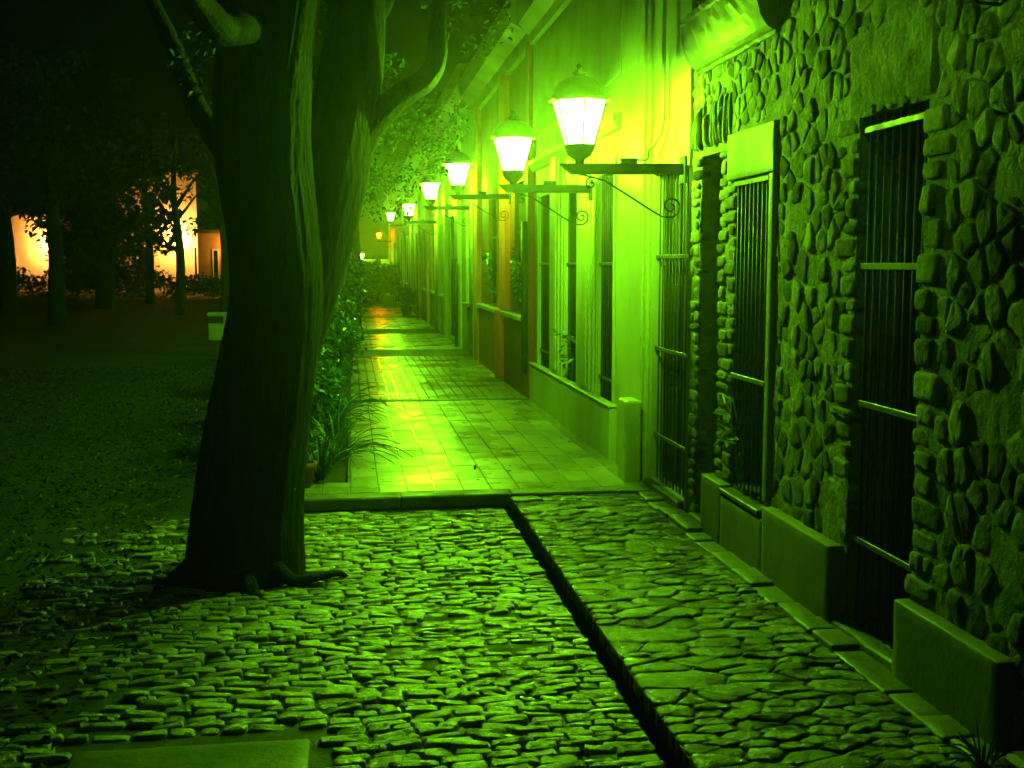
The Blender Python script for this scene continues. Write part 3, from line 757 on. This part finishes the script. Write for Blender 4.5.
tag(ol, 'orange lit lantern far down the street among the green ones', 'wall lantern', 'lanterns bracketed to the row of houses')
el = copy_tree(proto); p = at(361, 257, 62.9); el.rotation_euler.z = RAD(90); el.location = (p.x, 62.35, p.z - .25)
tag(el, 'farthest green lantern, low over the end wall of the street', 'wall lantern', 'lanterns bracketed to the row of houses')
# cable from bracket one up the wall
mb = MB(); 
pts = [(1.80, 7.31, 2.262), (1.86, 7.36, 2.27), (1.94, 7.5, 2.28), (2.0, 7.66, 2.31), (2.05, 7.84, 2.375)]
mb.tube(pts, .006, 6); tag(mb.build('power_cable', M['cable']), 'thin black cable looping from the lantern beam to the wall conduit', 'cable')

# ================================================================== TREE (big, left)
def P(x, y, Y): return at(x, y, Y)
tree = thing('forked_tree', (-.58, 6.28, -.09), 'massive dark forked tree with furrowed bark standing in the cobbles', 'tree')
def smooth_path(pts, rads, k=5):
    out, ro = [], []
    n = len(pts)
    for i in range(n - 1):
        p0, p1, p2, p3 = pts[max(i - 1, 0)], pts[i], pts[i + 1], pts[min(i + 2, n - 1)]
        for j in range(k):
            t = j / k
            out.append(.5 * ((2 * p1) + (p2 - p0) * t + (2 * p0 - 5 * p1 + 4 * p2 - p3) * t * t + (3 * p1 - p0 - 3 * p2 + p3) * t ** 3))
            ro.append(rads[i] * (1 - t) + rads[i + 1] * t)
    return out + [pts[-1]], ro + [rads[-1]]
def barkfn(amp=.06, seed=0, k=14):
    ph = [R.uniform(0, 6.28) for _ in range(4)]
    def fn(i, a, p):
        w1 = math.sin(a * k + 2.2 * math.sin(p.z * 3 + ph[0]) + ph[1]) * .5 + math.sin(a * (k * 2 + 3) + 1.7 * math.sin(p.z * 5 + ph[2])) * .3
        w2 = math.sin(a * 3 + p.z * 1.3 + ph[3]) * .6 + math.sin(a * 5 - p.z * 2.1) * .4
        return 1 + amp * .55 * w1 + amp * .9 * w2 + R.gauss(0, amp * .12)
    return fn
def V(*a): return Vector(a)
TY = 6.28
def tp(x, y, dy=0): return at(x, y, TY + dy)
mb = MB()
main = [V(-.60, TY, -.15), V(-.585, TY, .02), tp(249, 500), tp(257, 430), tp(266, 370), tp(276, 300), tp(272, 230), tp(263, 160), tp(262, 90), tp(270, 20), tp(280, -80), tp(262, -220), tp(240, -380)]
mr = [.335, .315, .292, .276, .258, .243, .238, .248, .253, .248, .232, .2, .16]
a_, b_ = smooth_path(main, mr, 14)
mb.tube(a_, b_, 150, fn=barkfn(.034, k=23))
mb.build('trunk', M['bark'], tree)
mb = MB()
st2 = [tp(272, 400, .04), tp(290, 345, .1), tp(306, 290, .16), tp(318, 235, .22), tp(330, 180, .28), tp(342, 120, .35), tp(352, 60, .42), tp(356, 0, .5), tp(352, -100, .6), tp(360, -240, .8)]
a_, b_ = smooth_path(st2, [.15, .17, .18, .20, .205, .19, .175, .16, .14, .11], 14)
mb.tube(a_, b_, 110, fn=barkfn(.036, k=19)); 
mb.build('second_stem', M['bark'], tree)
def limb(pts, rads, name='branch', k=6, n=22):
    mb = MB(); a, b = smooth_path(pts, rads, k); mb.tube(a, b, n, fn=barkfn(.07, k=7)); return mb.build(name, M['bark'], tree)
limb([tp(345, 165, .3), tp(368, 128, .34), tp(398, 98, .38), tp(425, 80, .42), tp(437, 55, .46), tp(438, 10, .5), tp(452, -60, .6)], [.11, .085, .07, .066, .06, .05, .035])
limb([tp(300, -20, .0), tp(330, -55, -.2), tp(380, -110, -.4), tp(470, -190, -.5)], [.12, .1, .08, .04])
limb([tp(262, 60, 0), tp(243, 30, -.3), tp(225, 30, -.5), tp(200, 5, -.8), tp(150, -60, -1.2), tp(60, -150, -1.6)], [.11, .09, .075, .07, .06, .03])
limb([tp(256, 200, .1), tp(225, 150, .3), tp(196, 105, .5), tp(170, 40, .7), tp(120, -60, .9)], [.09, .07, .06, .05, .03])
limb([tp(352, 40, .45), tp(385, -10, .9), tp(400, -80, 1.3), tp(420, -160, 1.8)], [.1, .07, .05, .03])
# surface roots
def root(pts, rads): mb = MB(); a, b = smooth_path(pts, rads, 5); mb.tube(a, b, 14, fn=barkfn(.07, k=5)); mb.build('root', M['bark'], tree)
root([V(-.5, 6.1, .08), V(-.33, 6.0, -.05), V(-.2, 6.02, -.045), V(-.08, 6.1, -.05), V(-.02, 6.14, -.11)], [.07, .034, .024, .018, .01])
root([V(-.6, 6.1, .05), V(-.55, 5.95, -.04), V(-.5, 5.85, -.1)], [.1, .05, .03])
root([V(-.75, 6.2, .06), V(-.92, 6.1, -.05), V(-1.02, 6.05, -.1)], [.1, .05, .03])
# crown
def foliage(mb, centre, rad, n, L, flat=.8, hollow=.45):
    for _ in range(n):
        d = Vector((R.gauss(0, 1), R.gauss(0, 1), R.gauss(0, 1))).normalized()
        r = hollow + (1 - hollow) * R.random() ** .5
        p = centre + Vector((d.x * rad * r, d.y * rad * r, d.z * rad * r * flat))
        dd = Vector((R.gauss(0, 1), R.gauss(0, 1), R.gauss(-.3, .7))); s = R.uniform(.6, 1.3)
        mb.leaf(p, dd, Vector((R.gauss(0, .5), R.gauss(0, .5), 1)), L * s, L * s * .55, R.random())
mb = MB()
for _ in range(46):
    c = V(R.uniform(-3.8, .9), R.uniform(3.6, 9.5), R.uniform(3.9, 6.2)); foliage(mb, c, R.uniform(.35, .8), 110, .09)
for (x, y, dy, r, n) in ((452, -30, .6, .28, 120), (405, 150, 2.4, .35, 160), (375, 85, 1.6, .28, 90), (430, 120, 3.0, .3, 110), (228, 60, .4, .3, 90), (385, 195, 3.2, .25, 80), (300, -40, 1, .5, 140), (470, 20, 2.0, .3, 70)):
    foliage(mb, tp(x, y, dy), r * 1.1, n * 3, .045)
mb.build('crown', M['leaf'], tree)

# ================================================================== PLANTS beside the sidewalk
def strap_plant(x, y, h, n, label, z=-.03, spread=1.0, group='strap leaved plants edging the sidewalk', w_=.022):
    t = thing('strap_leaf_plant', (x, y, z), label, 'plant', group)
    mb = MB()
    for _ in range(n):
        a = R.uniform(0, 6.28); L = h * R.uniform(.7, 1.25); lean = R.uniform(.15, .95) * spread
        dx, dy = math.cos(a), math.sin(a); pts = []
        for k in range(7):
            s = k / 6
            out = L * lean * (s ** 1.3); zz = L * (s * (1.1 - .35 * lean) - .62 * lean * s ** 2.6)
            pts.append(Vector((x + dx * (out + .02), y + dy * (out + .02), z + zz)))
        W = w_ * R.uniform(.7, 1.2); c = R.random(); vs = []; fs = []
        for k, q in enumerate(pts):
            ww = W * (1 - (k / 6) ** 2.2) + .001; sx, sy = -dy * ww * .5, dx * ww * .5
            vs += [(q.x + sx, q.y + sy, q.z + .004), (q.x, q.y, q.z - .002), (q.x - sx, q.y - sy, q.z + .004)]
        for k in range(6): fs += [(3 * k, 3 * k + 1, 3 * k + 4, 3 * k + 3), (3 * k + 1, 3 * k + 2, 3 * k + 5, 3 * k + 4)]
        mb.add(vs, fs, c, True)
    mb.build('leaves', M['strap'], t); return t
def shrub(x, y, h, r, n, label, L=.085, group='bushy shrubs in the planting bed'):
    t = thing('shrub', (x, y, -.05), label, 'shrub', group)
    mb = MB()
    for k in range(5):
        a = R.uniform(0, 6.28); mb.tube([(x, y, -.08), (x + .1 * math.cos(a), y + .1 * math.sin(a), h * .4), (x + r * .5 * math.cos(a), y + r * .5 * math.sin(a), h * .8)], [.014, .01, .004], 5)
    mb.build('stems', M['barkfar'], t)
    mb = MB()
    for _ in range(int(6 + n / 120)):
        c = V(x + R.gauss(0, r * .38), y + R.gauss(0, r * .5), max(.12, h * R.uniform(.2, .92))); foliage(mb, c, r * R.uniform(.35, .55), 120, L, .9, .3)
    mb.build('foliage', M['shrubleaf'], t); return t
strap_plant(-.24, 8.66, .42, 60, 'nearest bright strap leaved plant behind the tree, at the corner of the bed')
strap_plant(-.12, 9.5, .5, 50, 'arching strap leaved plant hanging over the pavement tiles, second in the row', spread=1.3)
strap_plant(-.5, 9.3, .55, 50, 'strap leaved plant half hidden behind the tree trunk')
strap_plant(-.2, 10.7, .62, 60, 'third strap leaved plant along the pavement edge, taller than the first two')
strap_plant(-.15, 12.1, .6, 60, 'strap leaved plant beside the start of the small tiles', spread=1.25)
strap_plant(-.3, 13.6, .7, 60, 'tall strap leaved plant beside the small tiles')
for i, (x, y, h, r) in enumerate([(-.55, 10.2, .75, .4), (-.6, 11.8, .95, .45), (-.5, 13.4, 1.1, .45), (-.45, 15.5, 1.25, .5), (-.35, 17.8, 1.35, .5), (-.35, 20.5, 1.5, .55), (-.3, 24, 1.65, .6), (-.25, 28, 1.75, .65), (-.3, 33, 1.8, .8), (-.3, 39, 1.9, .9), (-.4, 46, 2.0, 1.2)]):
    o = ['first', 'second', 'third', 'fourth', 'fifth', 'sixth', 'seventh', 'eighth', 'ninth', 'tenth', 'farthest'][i]
    shrub(x, y, h, r, 1100 if y < 20 else 900, f'{o} leafy shrub from the viewer in the bed left of the pavement', L=.07 + .002 * y)
# dark shrubs closing the street
for (x, y, h, r, lab) in ((1.25, 52.5, 1.7, .8, 'dark round shrub at the far end of the pavement, left'), (1.9, 51, 1.5, .7, 'dark shrub at the far end of the pavement, against the houses'), (.5, 54, 1.6, .8, 'dark shrub in front of the low end wall'), (-.6, 55, 1.7, 1.0, 'dark shrub left of the street end')):
    shrub(x, y, h, r, 1500, lab, L=.2, group='dark shrubs closing the street')
# potted bush by the far houses
t = thing('potted_bush', (1.72, 36.0, 0), 'dark bushy potted plant standing by the far house fronts', 'potted plant')
mb = MB(); mb.lathe([(0, 0.004), (.13, .004), (.2, .28), (.22, .28), (.22, .32), (.17, .32), (.16, .28), (0, .28)], 16, 1.72, 36.0); mb.build('pot', M['terra'], t)
mb = MB(); [foliage(mb, V(1.72 + R.gauss(0, .1), 36 + R.gauss(0, .1), R.uniform(.45, .85)), .2, 120, .1) for _ in range(6)]; mb.build('foliage', M['leaf'], t)
# terracotta pot beside the trunk
t = thing('flower_pot', (-.37, 8.3, 0), 'small terracotta pot half hidden behind the tree, by the plants', 'pot')
mb = MB(); mb.lathe([(0, .001), (.07, .001), (.1, .14), (.115, .14), (.115, .18), (.095, .18), (.09, .15)], 20, -.37, 8.32); mb.build('body', M['terra'], t)
mb = MB(); mb.lathe([(0, .15), (.091, .15)], 16, -.37, 8.32); mb.build('soil', M['soil'], t)
# window plants
def window_plant(x, y, z, h, n, L, label, big=False):
    t = thing('window_plant', (x, y, z), label, 'plant', 'plants growing through the window bars')
    mb = MB()
    for _ in range(3): mb.tube([(x, y, z), (x - .03 + R.gauss(0, .02), y + R.gauss(0, .03), z + h * .5), (x - .06 + R.gauss(0, .03), y + R.gauss(0, .06), z + h)], [.005, .004, .002], 5)
    mb.build('stem', M['shutter2'], t)
    mb = MB()
    for _ in range(n):
        s = R.random(); p_ = V(x - .07 * s + R.gauss(0, .035), y + R.gauss(0, .07), z + h * (.2 + .85 * s))
        mb.leaf(p_, V(R.gauss(-.5, .6), R.gauss(0, .8), R.gauss(.1, .6)), V(R.gauss(0, .3), R.gauss(0, .3), 1), L * R.uniform(.6, 1.2), L * .5, R.random())
    mb.build('leaves', M['strap'], t)
window_plant(WX - .0, 6.15, .34, .52, 14, .1, 'few bright leaves growing out between the bars of the near stone house window')
window_plant(CX + .0, 11.1, .45, .45, 26, .1, 'leafy plant behind the bars of the middle cream house window')
window_plant(CX + .0, 14.5, 1.02, .75, 60, .11, 'dark leafy plant filling the nearer window of the red house')
window_plant(CX + .0, 17.3, 1.02, .75, 60, .12, 'leafy plant filling the farther window of the red house')
# grass tuft at lower right
t = strap_plant(2.01, 3.33, .14, 34, 'small tuft of grass growing at the end of the near plinth', z=-.03, w_=.008, group='weeds')
t.name = 'grass_tuft'; del t['group']
# twig and leaves on the pavement
mb = MB(); mb.tube([(-.05, 13.2, .02), (.15, 13.3, .03), (.38, 13.25, .02)], [.01, .008, .003], 5)
for k in range(12): mb.leaf(V(R.uniform(0, .36), 13.25 + R.gauss(0, .05), .03), V(R.gauss(0, 1), R.gauss(0, 1), .3), V(0, 0, 1), .1, .035)
tag(mb.build('fallen_twig', M['leaf']), 'dark leafy twig lying on the pavement before the small tiles', 'twig')
mb = MB()
for _ in range(70):
    mb.leaf(V(R.uniform(0, 2.0), R.uniform(8.1, 20), .006), V(R.gauss(0, 1), R.gauss(0, 1), .12), V(0, 0, 1), R.uniform(.03, .07), .025, R.random())
tag(mb.build('pavement_leaves', M['litter']), 'scattered small fallen leaves on the wet pavement', 'fallen leaves', kind='stuff')
mb = MB()
for _ in range(24000):
    x = R.uniform(-6.5, -.55); y = 2.4 + 17 * R.random() ** 1.25
    if x > -1.2 and (y > 8 or R.random() < (x + 1.2) / .65 + .25): continue
    if (x + .55) ** 2 + (y - 5.95) ** 2 < .16: continue
    if SLAB[0] < x < SLAB[1] and SLAB[2] < y < SLAB[3] and R.random() < .95: continue
    mb.leaf(V(x, y, (-.065 if y < 7.9 and x > -2.6 else -.085) + R.uniform(0, .035)), V(R.gauss(0, 1), R.gauss(0, 1), R.gauss(.1, .3)), V(R.gauss(0, .4), R.gauss(0, .4), 1), R.uniform(.025, .065), R.uniform(.015, .035), R.random())
tag(mb.build('leaf_litter', M['litter']), 'low leaf litter and ground cover spreading left of the tree', 'leaf litter', kind='stuff')

# ================================================================== PARK AND FAR BUILDINGS (left)
# litter bin
b = at(219, 331, 26.5); bx_, by_ = b.x, 26.5
t = thing('litter_bin', (bx_, by_, -.1), 'pale hooded litter bin standing on the dark lawn left of the tree', 'bin')
mb = MB(); mb.box(bx_ - .22, bx_ + .22, by_ - .18, by_ + .18, -.1, .28, .02); mb.build('body', M['white'], t)
mb = MB(); mb.box(bx_ - .24, bx_ + .24, by_ - .2, by_ + .2, .44, .52, .02); mb.box(bx_ + .12, bx_ + .22, by_ - .18, by_ + .18, .281, .439); mb.build('hood', M['white'], t)
mb = MB(); mb.box(bx_ - .2, bx_ + .119, by_ - .1, by_ + .15, .281, .43); mb.build('liner', M['iron'], t)

def far_tree(x, y, h, r, lab, trunk_r=.22, n=1500, lowest=.35, L=.22):
    t = thing('park_tree', (x, y, -.1), lab, 'tree', 'park trees left of the street')
    mb = MB(); pts = [V(x, y, -.15), V(x + .05, y, h * .3), V(x - .1, y, h * .6), V(x, y, h * .9)]; a, b = smooth_path(pts, [trunk_r * 1.3, trunk_r, trunk_r * .7, .05], 4); mb.tube(a, b, 12, fn=barkfn(.06, k=5))
    for k in range(6):
        an = R.uniform(0, 6.28); z0 = h * R.uniform(.35, .6)
        mb.tube([(x, y, z0), (x + r * .4 * math.cos(an), y + r * .4 * math.sin(an), z0 + h * .12), (x + r * .8 * math.cos(an), y + r * .8 * math.sin(an), z0 + h * .2)], [trunk_r * .4, trunk_r * .25, .02], 6)
    mb.build('trunk', M['barkfar'], t)
    mb = MB(); k = 0
    while k < n:
        an = R.uniform(0, 6.28); rr = r * math.sqrt(R.random()) * .85
        c = V(x + rr * math.cos(an), y + rr * math.sin(an), h * R.uniform(lowest, .95)); foliage(mb, c, r * R.uniform(.16, .32), 60, L, .7, .2); k += 60
    mb.build('crown', M['leaffar'], t); return t
def ax(px, Y): return at(px, 300, Y).x
far_tree(ax(56, 34), 34, 7.5, 2.6, 'dark park tree with a slender trunk in front of the left lit house', .2, 2600, .42)
far_tree(ax(105, 46), 46, 7.5, 2.9, 'broad dark park tree between the two lit houses', .3, 5200, .24, L=.3)
far_tree(ax(8, 44), 44, 8.0, 2.2, 'dark park tree at the left edge of the picture', .25, 2200, .40, L=.3)
far_tree(ax(150, 52), 52, 7.5, 1.5, 'park tree whose open leaves screen the lit house wall', .16, 1300, .32, L=.28)
far_tree(ax(180, 40), 40, 6.5, 1.5, 'loose leafed park tree nearest to the right lit house', .14, 1000, .42, L=.2)
far_tree(ax(225, 36), 36, 6.5, 1.3, 'park tree showing just left of the big trunk', .14, 1100, .44, L=.2)
far_tree(ax(355, 30), 30.5, 6.8, 1.1, 'slim leafy tree rising behind the shrubs left of the street', .12, 1400, .40, L=.16)
far_tree(ax(338, 21), 21, 5.6, 1.0, 'leafy tree just behind the big forked trunk', .1, 1400, .48, L=.13)
# low dark hedges in front of the lit houses
def hedge(px0, px1, Y, h, lab):
    x0, x1 = ax(px0, Y), ax(px1, Y); t = thing('hedge', ((x0 + x1) / 2, Y, -.1), lab, 'hedge', 'low hedges in the park')
    mb = MB(); n = int((x1 - x0) / .35)
    for k in range(n):
        for q in range(1 + int(h > 3) * 2): foliage(mb, V(x0 + (x1 - x0) * (k + .5) / n, Y + R.gauss(0, .1 * h), h * R.uniform(.25, .75) if q == 0 else h * R.uniform(.1, .85)), min(h * .42, 1.0), 120, .26, 1, .1)
    mb.build('foliage', M['leaffar'], t)
hedge(62, 146, 61, 4.6, 'tall black mass of shrubbery between the two lit houses')
hedge(-90, 62, 62, 1.5, 'low dark hedge under the left lit house')
hedge(60, 130, 58.5, 1.4, 'low dark hedge between the lit houses')
hedge(130, 262, 58, 1.25, 'low dark hedge under the right lit house')
def block(name, px0, px1, Y, ztop, mat, lab, depth=6, openings=()):
    x0, x1 = ax(px0, Y), ax(px1, Y); t = thing(name, ((x0 + x1) / 2, Y, -.1), lab, 'house', 'lit houses beyond the park')
    mb = MB(); mb.box(x0, x1, Y, Y + depth, -.1, ztop); mb.build('wall', mat, t)
    mb = MB(); mb.box(x0 - .2, x1 + .2, Y - .25, Y + depth + .2, ztop + .002, ztop + .25, .03); mb.build('roof', M['roof'], t)
    for (a, b, c, d, dr) in openings:
        xa, xb = ax(a, Y), ax(b, Y)
        mb = MB(); mb.box(xa, xb, Y - .04, Y - .003, c, d); f = mb.build('door' if dr else 'window', M['glassd'], t)
        mb = MB(); mb.box(xa - .08, xa - .005, Y - .07, Y - .003, c, d + .08); mb.box(xb + .005, xb + .08, Y - .07, Y - .003, c, d + .08); mb.box(xa, xb, Y - .07, Y - .003, d + .005, d + .08); mb.build('frame', M['white'], f)
    return t, x0, x1
block('lit_house', 2, 50, 76, 4.6, M['warm'], 'warmly lit pale house seen at the far left between dark trees', openings=((8, 18, -.05, 2.0, True),))
block('lit_house', 120, 199, 72, 7.0, M['warm'], 'tall warmly lit pale house behind the leaves of the park trees', openings=((196, 198, 1.0, 2.6, False), (140, 148, 1.0, 2.6, False), (150, 158, 4.0, 5.4, False)))
block('brown_house', 200, 262, 71, 3.4, M['warmdark'], 'low brown house glowing dimly beside the big tree trunk', openings=((215, 219, -.05, 2.4, True),))
def added_warm_light(px, Y, z, lab, bulb='bulbw'):  # lights added to give the far facades their warm glow
    """unseen light added to wash the wall behind it; an opaque half-round shield blocks the rest"""
    x = ax(px, Y); t = thing('added_wall_light', (x, Y, z), lab, 'added light', 'added warm lights beyond the park')
    mb = MB(); n = 10; vs = []
    for k in range(n + 1):
        a = math.pi + math.pi * k / n
        for zz in (-.3, .45): vs.append((x + .24 * math.cos(a), Y + .24 * math.sin(a), z + zz))
    c = len(vs); vs += [(x, Y, z + .45), (x, Y, z - .3)]
    mb.add(vs, [(2 * k, 2 * k + 2, 2 * k + 3, 2 * k + 1) for k in range(n)] + [(2 * k + 1, 2 * k + 3, c) for k in range(n)] + [(2 * k + 2, 2 * k, c + 1) for k in range(n)])
    mb.build('hood', M['iron'], t)  # shield added to keep the light on the wall, off the lawn
    mb = MB(); mb.lathe([(0, z - .12), (.1, z - .08), (.14, z + .02), (.1, z + .12), (0, z + .16)], 12, x, Y); mb.build('globe', M[bulb], t)
added_warm_light(54, 75.3, 2.9, 'unseen hooded warm light added to light the left lit house')
added_warm_light(178, 71.3, 3.2, 'unseen hooded warm light added to light the tall lit house')
added_warm_light(228, 70.3, 2.6, 'weak unseen hooded light added to brighten the low brown house', 'bulbwd')

# ================================================================== LAMP BLOOM (added volume)
if BLOOM_DENSITY > 0:
    mb = MB(); mb.box(-60, 40, -8, 110, -1.2, 12)  # closed volume added to imitate lens bloom around the lamps
    hm = bpy.data.materials.new('lamp_bloom_medium'); hm.use_nodes = True; t = hm.node_tree; t.nodes.remove(t.nodes['Principled BSDF'])
    pv = t.nodes.new('ShaderNodeVolumePrincipled'); pv.inputs['Color'].default_value = (.95, .97, .95, 1)
    pv.inputs['Density'].default_value = BLOOM_DENSITY; pv.inputs['Anisotropy'].default_value = .9
    t.links.new(pv.outputs[0], t.nodes['Material Output'].inputs['Volume'])
    tag(mb.build('bloom_volume', hm), 'thin volume added to give the lamps their lens bloom', 'bloom_volume', kind='stuff')
